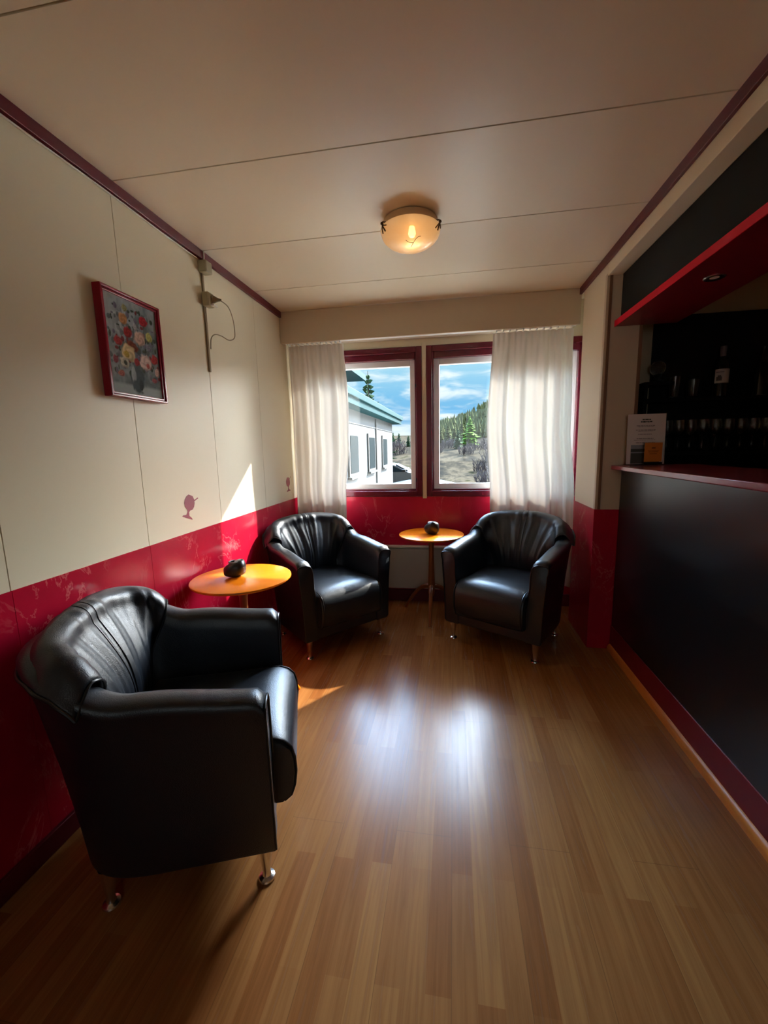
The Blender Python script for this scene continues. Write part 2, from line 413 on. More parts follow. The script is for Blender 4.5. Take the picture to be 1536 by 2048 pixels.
def window(name, R, handles):
    x0, x1, z0, z1 = R
    w = struct(MB().frame(x0, x1, z0, z1, (.046,) * 4, YB - .016, YB + .012).build(name, M_REDPAINT, bevel=.004))
    w['label'] = 'maroon framed window with white sash'
    MB().frame(x0 + .042, x1 - .042, z0 + .042, z1 - .042, (.018, .018, .018, .050), YB + .012, YB + .075).build('jamb', M_REDPAINT, w, bevel=.004)
    MB().frame(x0 + .054, x1 - .054, z0 + .054, z1 - .082, (.049, .049, .048, .056), YB + .060, YB + .105).build('sash', M_WHITEFRAME, w, bevel=.004)
    MB().box(x0 + .098, x1 - .098, YB + .08, YB + .084, z0 + .098, z1 - .133).build('pane', M_GLASS, w, smooth=0)
    for hx, hz in handles:
        MB().box(hx - .008, hx + .008, YB - .002, YB + .055, hz - .014, hz + .014).build('hinge', M_BLACK, w, bevel=.002)
    return w
window('window_1', W1, [(-.30, 1.06), (-.30, 1.83)])
w2 = window('window_2', W2, [])
for hz in (1.145, 1.82):
    MB().box(.962, .992, YB - .05, YB - .016, hz - .02, hz + .02).box(.955, .985, YB - .06, YB - .05, hz - .012, hz + .05).build('latch', M_WHITEFRAME, w2, bevel=.003)

# valance box over the curtains, with its rail
struct(MB().box(XL + .001, XR - .001, YV, YV + .022, 2.163, ZC - .001).build('trim_4', M_JAMB, bevel=.002))
rail = MB().box(XL + .01, XR - .004, YV + .05, YV + .10, 2.176, 2.192).build('curtain_rail', M_WHITEFRAME, bevel=.002)
tag(rail, 'long white curtain rail under the cream box above the windows', 'curtain rail')
MB().box(XL + .01, XR - .004, YV + .04, YV + .235, 2.192, 2.206).build('top_board', M_JAMB, rail)

# right side: short wall beside the window, end jamb, beam over the bar opening
wr = MB().box(XR, XR + .19, YP, 3.20, ZW, ZC).box(1.025, XR + .19, 3.20, YB, 0, ZC).build('wall_right', M_WALL, smooth=0)
struct(wr)
MB().box(XR - .004, XR + .19, YP - .004, 3.20, 0, ZW).build('wainscot', M_MARBLE, wr, smooth=0)
MB().box(XR - .002, XR + .010, YP - .003, YP + .028, ZW, ZC - .1).build('corner_bead', M_JAMB, wr, bevel=.002)
MB().box(XR + .010, XR + .19, YP - .0045, YP, ZW, ZC - .1).build('end_face', M_JAMB, wr, smooth=0)
MB().box(XR + .012, XR + .028, YP - .009, YP - .0044, ZW, ZC - .1).box(XR + .187, XR + .206, YP - .009, YP + .02, 1.2, 2.03).build('edge_strip', M_JAMB_EDGE, wr, bevel=.002)
struct(MB().box(XR, .958, YREAR, YP, 2.288, ZC).build('trim_5', cream('cream_beam', (0.84, 0.77, 0.58), .45, .4), bevel=.002))
struct(MB().box(XR - .016, XR, YREAR, YV, ZC - .045, ZC).build('trim_2', M_TRIM, bevel=.002))
# far wall of the bar niche, far side of the bar and the room behind the photographer
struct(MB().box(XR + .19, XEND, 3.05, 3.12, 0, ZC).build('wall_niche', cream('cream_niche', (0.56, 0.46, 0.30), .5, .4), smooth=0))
struct(MB().box(.96, XEND, .45, .53, 0, ZC).build('wall_light_block', M_WALL, smooth=0))  # added out of view to keep rear light off the bar niche
struct(MB().box(XEND, XEND + .1, YREAR, YB + .2, 0, ZC).build('wall_bar', M_WALL, smooth=0))
RW = (-.35, .85, .95, 2.20)
struct(MB().box(XL - .1, RW[0], YREAR - .1, YREAR, 0, ZC).box(RW[1], XEND + .1, YREAR - .1, YREAR, 0, ZC).box(RW[0], RW[1], YREAR - .1, YREAR, 0, RW[2]).box(RW[0], RW[1], YREAR - .1, YREAR, RW[3], ZC).build('wall_rear', M_WALL, smooth=0))
w3 = struct(MB().frame(RW[0], RW[1], RW[2], RW[3], (.05,) * 4, YREAR - .06, YREAR + .012).box(.22, .28, YREAR - .06, YREAR, RW[2], RW[3]).build('window_3', M_REDPAINT, bevel=.003))
MB().box(RW[0] + .05, .22, YREAR - .05, YREAR - .046, RW[2] + .05, RW[3] - .05).box(.28, RW[1] - .05, YREAR - .05, YREAR - .046, RW[2] + .05, RW[3] - .05).build('pane', M_GLASS, w3, smooth=0)

# ------------------------------------------------------------------ the bar
bar = thing('bar_counter', 'long black panelled bar with thin red counter top along the right side', 'bar counter')
MB().box(1.016, 1.05, .54, YP - .012, .155, 1.172).build('front_panel', M_BLACKPANEL, bar, bevel=.002)
MB().box(.955, 1.42, .54, YP - .012, 1.172, 1.200).build('counter_top', M_COUNTER, bar, bevel=.004)
MB().box(1.0115, 1.035, .54, YP - .010, .0, .165).build('skirting', simple('bar_skirting_red', (0.16, 0.006, 0.014), .4), bar, bevel=.002)
qr = [(0, 0), (-.018, 0), (-.0175, .02), (-.013, .033), (-.005, .040), (0, .042)]
MB().prism(qr, YP - .56, lambda a, b, dd: (1.0115 + a, .54 + dd, b)).build('floor_bead', M_ORANGEWOOD, bar)

can = thing('bar_canopy', 'charcoal canopy with bright red lower board hanging over the bar', 'canopy')
MB().box(.9585, .985, .54, YP - .012, 2.035, 2.288).build('fascia', M_FASCIA, can, smooth=0)
MB().box(.930, 1.258, .54, YP - .012, 2.004, 2.034).build('lower_board', simple('shaded_red_board', (0.17, 0.004, 0.012), .35), can, bevel=.002)  # darker red stands in for the shade under the canopy
MB().box(.926, .9299, .54, YP - .012, 2.002, 2.036).build('lit_edge', M_BRIGHTRED, can)  # lip of the same board, kept bright red where light reaches it
spot = thing('recessed_spotlight', 'small round metal spotlight set into the red canopy underside', 'spotlight', (1.07, 2.055, 2.004))
MB().lathe([(.024, -.001), (.036, -.004), (.040, -.001), (.040, .0)], 32).build('rim', M_CHROME, spot)
MB().lathe([(0.0, -.0015), (.024, -.0008)], 24).build('lens', M_WHITEFRAME, spot)

shelf = thing('back_bar_shelving', 'black shelving on the niche wall behind the bar', 'shelving')
MB().box(1.262, XEND - .02, 3.03, 3.049, .9, 2.118).build('back_panel', M_BLACK, shelf, smooth=0)
MB().box(1.168, 1.190, 2.885, 3.049, 0, 1.700).build('side_panel', M_BLACK, shelf, bevel=.002)
MB().box(1.190, 1.335, 2.885, 3.03, 1.680, 1.700).build('corner_shelf', M_BLACK, shelf, bevel=.002)
MB().box(1.190, XEND - .02, 2.90, 3.03, 1.578, 1.600).build('shelf', M_BLACK, shelf, bevel=.002)
MB().box(1.190, XEND - .02, 2.88, 3.03, 1.248, 1.270).build('shelf', M_BLACK, shelf, bevel=.002)
MB().box(1.190, XEND - .02, 2.66, 3.03, 0, .90).build('base_cabinet', M_BLACK, shelf, bevel=.003)

# ------------------------------------------------------------------ armchairs
def upath(n, a, b, yf):
    raw = []
    for i in range(12): raw.append((a, lerp(yf, 0, i / 12)))
    for i in range(97):
        t = PI * i / 96; c, s_ = math.cos(t), math.sin(t); e = 2 / 3.5
        raw.append((a * math.copysign(abs(c) ** e, c), -b * abs(s_) ** e))
    for i in range(1, 13): raw.append((-a, lerp(0, yf, i / 12)))
    L = [0]
    for p, q in zip(raw, raw[1:]): L.append(L[-1] + math.hypot(q[0] - p[0], q[1] - p[1]))
    def at(s):
        x = max(0, min(1, s)) * L[-1]
        for i in range(len(L) - 1):
            if x <= L[i + 1] + 1e-9:
                t = (x - L[i]) / max(1e-9, L[i + 1] - L[i]); return Vector((lerp(raw[i][0], raw[i + 1][0], t), lerp(raw[i][1], raw[i + 1][1], t), 0))
    def nrm(s):
        t = at(s + .012) - at(s - .012); return Vector((t.y, -t.x, 0)).normalized() * -1
    return at, nrm
UP, UN = upath(0, .328, .310, .268)
TH = .095
def backness(s): return sstep(.20, .42, min(s, 1 - s))
def shell_h(s):
    m = min(s, 1 - s); e_ = max(0.0, 1 - m / .020); return .652 - .024 * (1 - math.sqrt(max(0, 1 - e_ * e_))) + .03 * sstep(.0, .20, m) + .125 * sstep(.22, .38, m)
def flare(s): return .026 + .072 * backness(s)
def section(s):
    H, f = shell_h(s), flare(s)
    return [(-.02, .128), (-.004, .130), (0, .140), (.12 * f, .25), (.42 * f, .25 + .4 * (H - .25)), (.80 * f, H - .12), (.96 * f, H - .06), (f + .006, H - .036),
            (f + .007, H - .02), (f - .001, H - .007), (f - .020, H), (f - .050, H + .002), (f - .078, H - .008), (f - TH + .002, H - .028), (f - TH - .004, H - .07),
            (.75 * f - TH, lerp(.40, H - .08, .5)), (.4 * f - TH, .40), (-TH, .30), (-TH, .128)]
def make_chair(label, loc, rz):
    t = thing('tub_armchair', label, 'armchair', loc, rz, 'black leather tub armchairs')
    N = 72; rows = []
    for i in range(N + 1):
        s = i / N; p, n = UP(s), UN(s); rows.append([p + n * dd + Vector((0, 0, zz)) for dd, zz in section(s)])
    mb = MB(); mb.grid(rows, wrap=True)
    ns = len(rows[0]); mb.f.append(tuple(range(ns))); mb.f.append(tuple(N * ns + j for j in range(ns))); mb.m += [0, 0]
    body = mb.build('shell', M_LEATHER, t, smooth=50)
    # piping round the front of each arm
    for k in (0, N):
        sec = rows[k]; off = Vector((0, .003, 0))
        MB().tube([v + off for v in sec[2:17]], .0035, 6).build('piping', M_PIPE, body)
    MB().box(-.236, .236, -.235, .262, .128, .30).build('front_panel', M_LEATHER, t, bevel=.006)
    # seat cushion: crowned top, waterfall front
    prof = [(-.235, .40), (-.20, .436), (-.10, .440), (.05, .436), (.20, .438), (.270, .436), (.305, .424), (.328, .398), (.337, .36), (.339, .31), (.333, .26), (.320, .222), (.297, .204), (.26, .205), (.0, .26), (-.235, .28)]
    cols = []
    for i in range(25):
        q = -1 + 2 * i / 24; x = .236 * math.copysign(1 - (1 - abs(q)) ** 1.25, q) if abs(q) > .001 else 0
        k = math.sqrt(max(0, 1 - abs(q) ** 5)); cc = []
        for j, (yy, zz) in enumerate(prof):
            top = 1 if j < 7 else 0
            yc, zc = .05, .32
            sh = lerp(.93, 1.0, k)
            cc.append(Vector((x, yc + (yy - yc) * lerp(.975, 1, k), zc + (zz - zc) * sh + (.016 * (1 - q * q) if 0 < j < 6 else 0) - .007 * math.exp(-((yy + .02) / .12) ** 2) * (1 - q * q) * top)))
        cols.append(cc)
    mb = MB(); mb.grid(cols, wrap=True); np_ = len(prof); mb.f += [tuple(range(np_)), tuple(24 * np_ + j for j in range(np_))]; mb.m += [0, 0]
    seat = mb.build('seat_cushion', M_LEATHER, t, smooth=60)
    for k in (1, 23):
        MB().tube([v * 1.0 + Vector((0, .003, .001)) for v in cols[k][4:13]], .0032, 6).build('piping', M_PIPE, seat)
    # loose leather back cover: fan shaped, folded over the top rail, wings over the arms
    NQ, NV = 84, 40; folds = [(-.62, .25, .05, .9), (-.42, .12, .04, .8), (-.27, .05, .035, -1), (-.13, .05, .03, .9), (.02, -.02, .03, -.8), (.15, -.05, .035, 1), (.33, -.10, .04, -.9), (.5, -.16, .05, .8), (.7, -.25, .05, .9)]
    pts = []
    for i in range(NQ + 1):
        q = -1 + 2 * i / NQ; row = []
        for j in range(NV + 1):
            v = j / NV
            s = .5 + q * lerp(.150, .232, sstep(.15, .85, v))
            p, n = UP(s), UN(s); f = flare(s); H = shell_h(s)
            Ht = .856 - .062 * q * q - .055 * abs(q) ** 9
            edge = 1 - abs(q) ** 6
            th = .016 + .070 * edge * (math.sin(PI * min(1, v / .80 + .12)) * .75 + .25)
            din0 = .4 * f - TH; din1 = f - TH
            wr_ = 0
            for q0, sl, wd, am in folds:
                qq = q - q0 * (1.0 + .25 * (v - .5)) - .02 * math.sin(9 * v + q0 * 11)
                wr_ += am * math.exp(-(qq / wd) ** 2)
            wr_ *= .0048 * sstep(.05, .3, v) * (1 - sstep(.70, .85, v)) * edge
            wr_ += .0028 * math.sin(31 * q + 9 * v + 3 * math.sin(7 * q)) * sstep(.62, .75, v) * edge
            if v < .74:
                u_ = v / .74; zz = lerp(.405, Ht - .045, u_)
                dd = lerp(din0, din1 + .012, u_) - th - wr_
            else:
                u_ = (v - .74) / .26; a = u_ * PI * .86
                d0 = din1 + .012 - th; d1 = f + .008 + .020 * abs(q) ** 3
                dd = lerp(d0, d1, .5 - .5 * math.cos(a) / 1.0) if a < PI else d1
                zz = Ht - .045 + .045 * math.sin(min(a, PI / 2)) - (.07 * sstep(.50, 1, u_))
                dd -= wr_
            row.append(p + n * dd + Vector((0, 0, zz)))
        pts.append(row)
    back = MB().grid(pts).build('back_cover', M_LEATHER, t, smooth=180, solid=(.012, -1))
    MB().tube([r[NV] for r in pts], .005, 8).build('piping', M_PIPE, back)
    for k in (0, NQ): MB().tube([pts[k][j] for j in range(8, NV + 1)], .004, 8).build('piping', M_PIPE, back)
    for dq in (40, 44): MB().tube([pts[dq][j] - UN(.5) * .0015 for j in range(3, 36)], .0016, 5).build('seam', M_PIPE, back)
    for sx in (1, -1):
        for sy in (1, -1):
            MB().lathe([(0, 0), (.024, .0), (.0258, .004), (.024, .009), (.0140, .015), (.0115, .024), (.013, .040), (.021, .105), (.023, .131)], 28, (sx * (.285 if sy > 0 else .268), .232 if sy > 0 else -.220, 0)).build('leg', M_CHROME, t)
    return t
def yaw(fx, fy): return math.atan2(-fx, fy)
chairA = make_chair('black leather tub armchair nearest the camera, seen from behind at its side', (-.893, 1.226, 0), yaw(.937, .349))
dup(chairA, (-.882, 2.752, 0), yaw(.732, -.681), 'black leather tub armchair in the left corner, before the left curtain')
dup(chairA, (.369, 2.858, 0), yaw(-.49, -.87), 'black leather tub armchair before the right curtain, beside the bar')

# ------------------------------------------------------------------ side tables
def make_table(label, loc, rz, ztop):
    t = thing('round_side_table', label, 'side table', loc, rz, 'round tables between the armchairs')
    h = ztop
    MB().lathe([(0, h - .020), (.225, h - .020), (.243, h - .015), (.250, h - .008), (.249, h - .002), (.244, h), (0, h)], 72).build('table_top', M_TABLE, t)
    MB().lathe([(.0, h - .034), (.085, h - .034), (.09, h - .0201), (0, h - .0201)], 32).build('top_plate', M_TABLELEG, t)
    MB().lathe([(0, .16), (.020, .165), (.026, .19), (.028, .26), (.024, .36), (.019, .50), (.021, .58), (.030, h - .045), (.034, h - .034)], 28).build('column', M_TABLELEG, t)
    for k in range(3):
        a = 2 * PI * k / 3; path = []; rr = []
        for i in range(15):
            u = i / 14; r = lerp(.012, .255, u); zz = .245 - .232 * u ** 1.9 - .0 * u
            path.append((r * math.cos(a), r * math.sin(a), zz)); rr.append(lerp(.020, .0115, u))
        MB().tube(path, rr, 12).build('leg', M_TABLELEG, t)
    return t
tb1 = make_table('round orange wood side table by the red wall, between the two left armchairs', (-1.075, 1.915, 0), math.atan2(.103, .209), .692)
tb2 = make_table('round orange wood side table under the windows, left of the right armchair', (-.166, 3.17, 0), math.atan2(2.933 - 3.17, -.166 + .166), .668)
for ch in tb1.children:
    if ch.name.startswith('leg'): ch.data.materials[0] = M_TABLE

def make_holder(label, loc, rz, tilt):
    t = thing('candle_holder', label, 'candle holder', loc, rz, 'black stone candle holders')
    t.rotation_euler = (0, 0, rz)
    mb = MB(); rows = []
    R = random.Random(3)
    for j in range(15):
        th = PI * j / 14; row = []
        for i in range(32):
            a = 2 * PI * i / 32
            b = 1 + .05 * math.sin(3 * a + 1 + 2 * th) + .03 * math.sin(5 * a - th * 3)
            r = .056 * math.sin(th) ** .8 * b if 0 < j < 14 else .0005
            zz = .040 - .040 * math.copysign(abs(math.cos(th)) ** .75, math.cos(th))
            row.append((r * math.cos(a), r * math.sin(a) * .88, zz + tilt * r * math.cos(a) * (zz / .08)))
        rows.append(row)
    mb.grid(rows, wrap=True); mb.build('stone', M_STONE, t, smooth=70)
    zt = .079
    MB().lathe([(.020, 0), (.026, .003), (.030, .001), (.030, -.006), (.022, -.004), (.020, 0)], 28, (.0, 0, zt)).build('rim', M_STONE_LIP, t)
    MB().lathe([(0, .0005), (.020, .0005)], 20, (0, 0, zt)).build('tealight', M_BLACK, t)
    return t
make_holder('black stone candle holder on the table by the red wall', (-1.115, 1.925, .692), .6, .35)
make_holder('black stone candle holder on the table under the windows', (-.158, 3.16, .668), 1.9, -.45).scale = (1.15, 1.15, 1.15)

# ------------------------------------------------------------------ curtains
def make_curtain(label, xl, xr, z0, z1, nf, seed):
    """xl / xr: left and right edge x as functions of height"""
    R = random.Random(seed); ph = [R.uniform(0, 6.28) for _ in range(8)]
    NU, NZ = 220, 70; pts = []
    for j in range(NZ + 1):
        v = j / NZ; zz = lerp(z0, z1, v); row = []
        for i in range(NU + 1):
            u = i / NU; x = lerp(xl(zz), xr(zz), u)
            wv = u + .018 * math.sin(2 * PI * u * 1.7 + ph[0] + 1.2 * v) + .012 * math.sin(5 * u + ph[1] - 2 * v)
            big = math.sin(2 * PI * nf * wv + ph[2]) + .45 * math.sin(2 * PI * nf * 2.1 * wv + ph[3] + 1.5 * v)
            small = math.sin(2 * PI * nf * 3.3 * u + ph[4])
            top = sstep(.82, 1.0, v)
            y = YB - .130 + (.026 * big * (1 - .8 * top) + .007 * small * (top * .9 + .05)) * (1 - .15 * v)
            y += .004 * math.sin(11 * zz + 8 * u + ph[5])
            y = min(y, YB - .07)
            row.append((x, y, zz))
        pts.append(row)
    c = MB().grid(pts).build('curtain', M_CURTAIN, None, smooth=180)
    tag(c, label, 'curtain', 'white curtains')
    for i in range(12):
        x = lerp(xl(z1), xr(z1), (i + .5) / 12)
        MB().box(x - .003, x + .003, YV + .07, YV + .12, z1 - .004, 2.176).build('hook', M_WHITEFRAME, c)
    return c
def pw(pts):
    def f(zz):
        for (a, x0), (b, x1) in zip(pts, pts[1:]):
            if zz <= b: t = max(0, (zz - a) / (b - a)); return lerp(x0, x1, t * t * (3 - 2 * t))
        return pts[-1][1]
    return f
make_curtain('white curtain left of the windows, hanging behind the corner armchair', pw([(.2, -1.325), (2.16, -1.330)]), pw([(.2, -.90), (.95, -.882), (1.35, -.845), (1.72, -.838), (2.16, -.865)]), .20, 2.166, 3.6, 4)
make_curtain('white curtain right of the windows, hanging behind the right armchair', pw([(.2, .315), (.92, .292), (1.5, .262), (2.16, .292)]), pw([(.2, .935), (.92, .922), (1.47, .876), (2.16, .866)]), .20, 2.166, 4.3, 9)

# ------------------------------------------------------------------ heater, lamp, picture, socket strip, decals
rad = thing('panel_heater', 'grey white flat panel heater on the wall under the windows', 'heater')
MB().box(-.84, .36, YB - .075, YB - .021, .128, .482).build('panel', M_RAD, rad, bevel=.006)
MB().box(-.845, .365, YB - .080, YB - .019, .486, .500).build('top_grille', M_RAD, rad, bevel=.003)
for bx in (-.6, .05): MB().box(bx, bx + .05, YB - .022, YB - .0065, .3, .484).build('bracket', M_RAD, rad)

LX, LY = -.205, 2.16
lamp = thing('ceiling_lamp', 'round alabaster glass ceiling lamp with bronze clips, lit', 'ceiling lamp', (LX, LY, ZC))
MB().lathe([(0, 0), (.120, 0), (.130, -.006), (.132, -.036), (.126, -.040), (0, -.040)], 56).build('base', M_LAMPBASE, lamp)
bowl = [(.141 * math.sin(a) if a > 0 else 0, -.046 - .080 * (math.cos(a))) for a in [PI / 2 * i / 16 for i in range(17)]]
MB().lathe(bowl + [(.143, -.041), (.139, -.041)] + [(r * .97, zz * .985) for r, zz in bowl[:0:-1]][:0], 64).build('glass_bowl', M_ALABASTER, lamp, smooth=80)
def clip(ang):
    c, s_ = math.cos(ang), math.sin(ang); mb = MB()
    def P(r, tt, zz): return (r * c - tt * s_, r * s_ + tt * c, zz)
    mb.tube([P(.130, 0, -.03), P(.146, 0, -.032), P(.150, 0, -.042), P(.145, 0, -.054), P(.136, .006, -.072)], .0035, 8)
    mb.tube([P(.149, 0, -.044), P(.146, .014, -.053), P(.142, .026, -.056)], .0028, 8)
    mb.tube([P(.149, 0, -.044), P(.144, -.012, -.058), P(.136, -.020, -.072)], .0028, 8)
    mb.lathe([(0, -.007), (.006, -.004), (.007, 0), (.005, .005), (0, .007)], 12, P(.151, 0, -.04))
    mb.build('clip', M_BRASS, lamp)
for a in (3.75, 5.95, 1.6): clip(a)
tw = MB()
def on_bowl(x, y):
    r = math.hypot(x, y); a = math.asin(min(.99, r / .143)); return (x, y, -.046 - .0825 * math.cos(a))
tw.tube([on_bowl(.005 + .05 * t, -.03 - .035 * math.sin(2.2 * t) - .02 * t) for t in [i / 10 for i in range(11)]], .0012, 6)
tw.tube([on_bowl(.02 - .035 * t, -.055 - .02 * t * t) for t in [i / 8 for i in range(9)]], .0012, 6)
tw.build('twig_motif', M_BRASS, lamp)
MB().lathe([(0, -.088), (.012, -.084), (.018, -.072), (.016, -.058), (.011, -.040)], 20, (.01, -.03, 0)).build('bulb', M_BULB, lamp)
pl = bpy.data.lights.new('lamp_light', 'POINT'); pl.energy = BULB_W; pl.color = (1.0, .62, .28); pl.shadow_soft_size = .02
plo = bpy.data.objects.new('lamp_light', pl); COL.objects.link(plo); plo.parent = lamp; plo.location = (.01, -.03, -.098)

# picture: local frame u along +y, w up, depth +x
pic = thing('framed_picture', 'red framed flower painting hanging on the left wall', 'picture', (XL + .002, 1.634, 1.768))
PW, PH, FD = .325, .416, .036
def ring(mb, ins0, ins1, d0, d1, mi=0):
    a, b = PW / 2 - ins0, PH / 2 - ins0; c, e = PW / 2 - ins1, PH / 2 - ins1
    vs = []
    for dd in (d0, d1):
        for (p, q) in ((a, b), (c, e)):
            vs += [(dd, -p, -q), (dd, p, -q), (dd, p, q), (dd, -p, q)]
    fs = []
    for i in range(4):
        k = (i + 1) % 4
        fs += [(i, k, 4 + k, 4 + i), (8 + i, 8 + k, 12 + k, 12 + i), (i, k, 8 + k, 8 + i), (4 + i, 4 + k, 12 + k, 12 + i)]
    mb.add(vs, fs, mi)
mb = MB(); ring(mb, 0, .010, 0, FD); ring(mb, .010, .020, 0, FD - .006)
mb.build('frame', M_FRAMERED, pic, bevel=.0025)
NXp, NYp = 120, 150
import numpy as _np
rg = _np.random.RandomState(5)
cv = _np.zeros((NYp + 1, NXp + 1, 3))
def nz(h, w, cells, seed):
    r2 = _np.random.RandomState(seed).rand(cells + 2, cells + 2); ys = _np.linspace(0, cells, h); xs = _np.linspace(0, cells, w)
    yi, xi = ys.astype(int), xs.astype(int); fy, fx = (ys - yi)[:, None], (xs - xi)[None]
    fy, fx = fy * fy * (3 - 2 * fy), fx * fx * (3 - 2 * fx)
    return (r2[yi][:, xi] * (1 - fy) * (1 - fx) + r2[yi + 1][:, xi] * fy * (1 - fx) + r2[yi][:, xi + 1] * (1 - fy) * fx + r2[yi + 1][:, xi + 1] * fy * fx)
yy, xx = _np.mgrid[0:1:(NYp + 1) * 1j, 0:1:(NXp + 1) * 1j]        # yy up, xx to the viewer's right
nb = nz(NYp + 1, NXp + 1, 9, 1) * .6 + nz(NYp + 1, NXp + 1, 26, 2) * .4
bgc = _np.array([.17, .20, .21]) + (nb[..., None] - .5) * .22 + (yy[..., None] - .4) * _np.array([.08, .09, .10])
bgc += _np.clip(1.1 - xx - (1 - yy) * .9, 0, 1)[..., None] * .16
pre = []
tb_ = _np.clip((.12 - yy) / .03, 0, 1)[..., None]
cv = bgc * (1 - tb_) + _np.array([.30, .33, .33]) * tb_
for q_ in range(150):
    rr_ = rg.rand(5); dabc = [(.05, .075, .05), (.09, .11, .08), (.16, .19, .20), (.30, .33, .34), (.22, .05, .05), (.20, .18, .24)][int(rr_[0] * 6)]
    pre.append((.5 + .46 * (rr_[1] * 2 - 1), .56 + .36 * (rr_[2] * 2 - 1), .012 + .03 * rr_[3], .010 + .028 * rr_[4], dabc))
lf = _np.exp(-(((xx - .52) / .34) ** 4 + ((yy - .56) / .34) ** 4))[..., None] * (nz(NYp + 1, NXp + 1, 22, 8)[..., None] > .38)
cv = cv * (1 - .75 * lf) + _np.array([.045, .06, .045]) * .75 * lf
def dab(x, y, rx, ry, col, tex=.5, seed=0):
    global cv
    ex, ey = (xx - x) / rx, (yy - y) / ry; rr = _np.sqrt(ex ** 2 + ey ** 2)
    rr = rr + .34 * (nz(NYp + 1, NXp + 1, 30, seed + 11) - .5)
    m = _np.clip((1 - rr) / .22, 0, 1)[..., None]
    pet = (.72 + .38 * _np.cos(rr * 9 + 2.5 * _np.arctan2(ey, ex)) * tex + .25 * (ey + -ex) * .5)[..., None]
    cv = cv * (1 - m) + _np.clip(_np.array(col) * pet, 0, 1) * m
for q_, a in enumerate(pre): dab(*a, .3, q_)
dab(.50, .17, .14, .16, (.085, .11, .115), .15, 1); dab(.43, .23, .05, .09, (.42, .47, .48), .1, 2); dab(.56, .12, .05, .06, (.05, .06, .06), .1, 3)
for i, a in enumerate([(.33, .78, .085, .062, (.62, .30, .12)), (.73, .83, .095, .062, (.42, .02, .03)), (.40, .66, .085, .062, (.36, .03, .03)), (.46, .52, .12, .06, (.22, .06, .03)),
        (.20, .54, .08, .05, (.45, .06, .06)), (.63, .63, .125, .085, (.66, .44, .34)), (.82, .68, .07, .055, (.55, .52, .16)), (.37, .44, .15, .095, (.76, .58, .32)), (.33, .42, .06, .04, (.55, .40, .08)),
        (.70, .38, .135, .095, (.72, .54, .48)), (.90, .44, .085, .06, (.45, .05, .05)), (.28, .33, .095, .062, (.58, .53, .42)), (.29, .33, .035, .03, (.07, .08, .06)), (.52, .36, .06, .045, (.35, .04, .04)), (.93, .30, .055, .05, (.62, .42, .36)),
        (.20, .21, .07, .035, (.45, .16, .13)), (.85, .20, .06, .03, (.36, .10, .11)), (.12, .34, .05, .05, (.30, .08, .10)), (.55, .74, .04, .04, (.45, .42, .42)), (.80, .56, .06, .04, (.24, .22, .28)), (.38, .90, .05, .04, (.36, .34, .16)), (.74, .35, .035, .03, (.5, .12, .10))]):
    dab(*a, .45, i * 3 + 5)
mb = MB(); rows = []
for j in range(NYp + 1): rows.append([(FD - .013, -(PW / 2 - .018) + (PW - .036) * i / NXp, -(PH / 2 - .018) + (PH - .036) * j / NYp) for i in range(NXp + 1)])
mb.grid(rows); can_o = mb.build('painting', M_PAINTING, pic, smooth=0)
ca = can_o.data.color_attributes.new('paint', 'FLOAT_COLOR', 'POINT')
flat = _np.concatenate([_np.clip(cv, .005, 1), _np.ones((NYp + 1, NXp + 1, 1))], 2).reshape(-1)
ca.data.foreach_set('color', flat.astype('f'))
MB().box(.001, FD - .014, -(PW / 2 - .012), PW / 2 - .012, -(PH / 2 - .012), PH / 2 - .012).build('backing', M_SEAM, pic)

# cable strip, junction box, socket with plug and looping cord
cs = thing('cable_strip', 'brownish cable strip with junction box running down the left wall seam', 'cable strip', (XL, 2.223, 0))
MB().box(0, .009, -.008, .008, 1.775, 2.345).build('strip', M_RACEWAY, cs, bevel=.002)
MB().box(0, .050, -.030, .030, 2.285, 2.345).build('junction_box', M_SOCKET, cs, bevel=.006)
MB().tube([(.022, .0, 2.345), (.024, .0, 2.372), (.024, .0, 2.398)], .0035, 8).build('riser', M_WHITE, cs)
so = thing('wall_socket', 'surface mounted cream socket with a plug and looped cord', 'socket', (XL + .009, 2.223, 2.155))
MB().box(0, .038, -.030, .030, -.040, .032).build('box', M_SOCKET, so, bevel=.006)
mb = MB(); mb.lathe([(.0, .0), (.019, 0), (.019, .014), (.013, .026), (.009, .036), (.006, .05), (0, .05)], 20)
pg = mb.build('plug', M_RACEWAY, so); pg.rotation_euler = (0, PI / 2, .5); pg.location = (.036, .006, .0)
MB().box(.030, .055, -.006, .034, -.036, -.026).build('flap', M_WHITE, so, bevel=.002)
cord = []
K = [(.080, .030, -.005), (.085, .09, -.018), (.07, .16, -.06), (.055, .20, -.12), (.045, .205, -.155), (.035, .16, -.175), (.022, .10, -.165), (.012, .05, -.17), (.006, .02, -.20), (.004, .012, -.26)]
for i in range(len(K) - 1):
    p0, p1, p2, p3 = [Vector(K[max(0, min(len(K) - 1, i + q))]) for q in (-1, 0, 1, 2)]
    for s8 in range(8):
        t8 = s8 / 8; cord.append(.5 * ((2 * p1) + (p2 - p0) * t8 + (2 * p0 - 5 * p1 + 4 * p2 - p3) * t8 ** 2 + (3 * p1 - p0 - 3 * p2 + p3) * t8 ** 3))
MB().tube(cord, .0028, 8).build('cord', M_RACEWAY, so)
cab = MB().tube([(XL + .006, y, ZC - .050 - .0035 * math.sin(y * 4) ** 2) for y in [YREAR + .1 + i * .06 for i in range(int((2.19 - YREAR) / .06))]], .0035, 8)
tag(cab.build('thin_cable', M_WHITE), 'thin white cable clipped under the maroon trim of the left wall', 'cable')

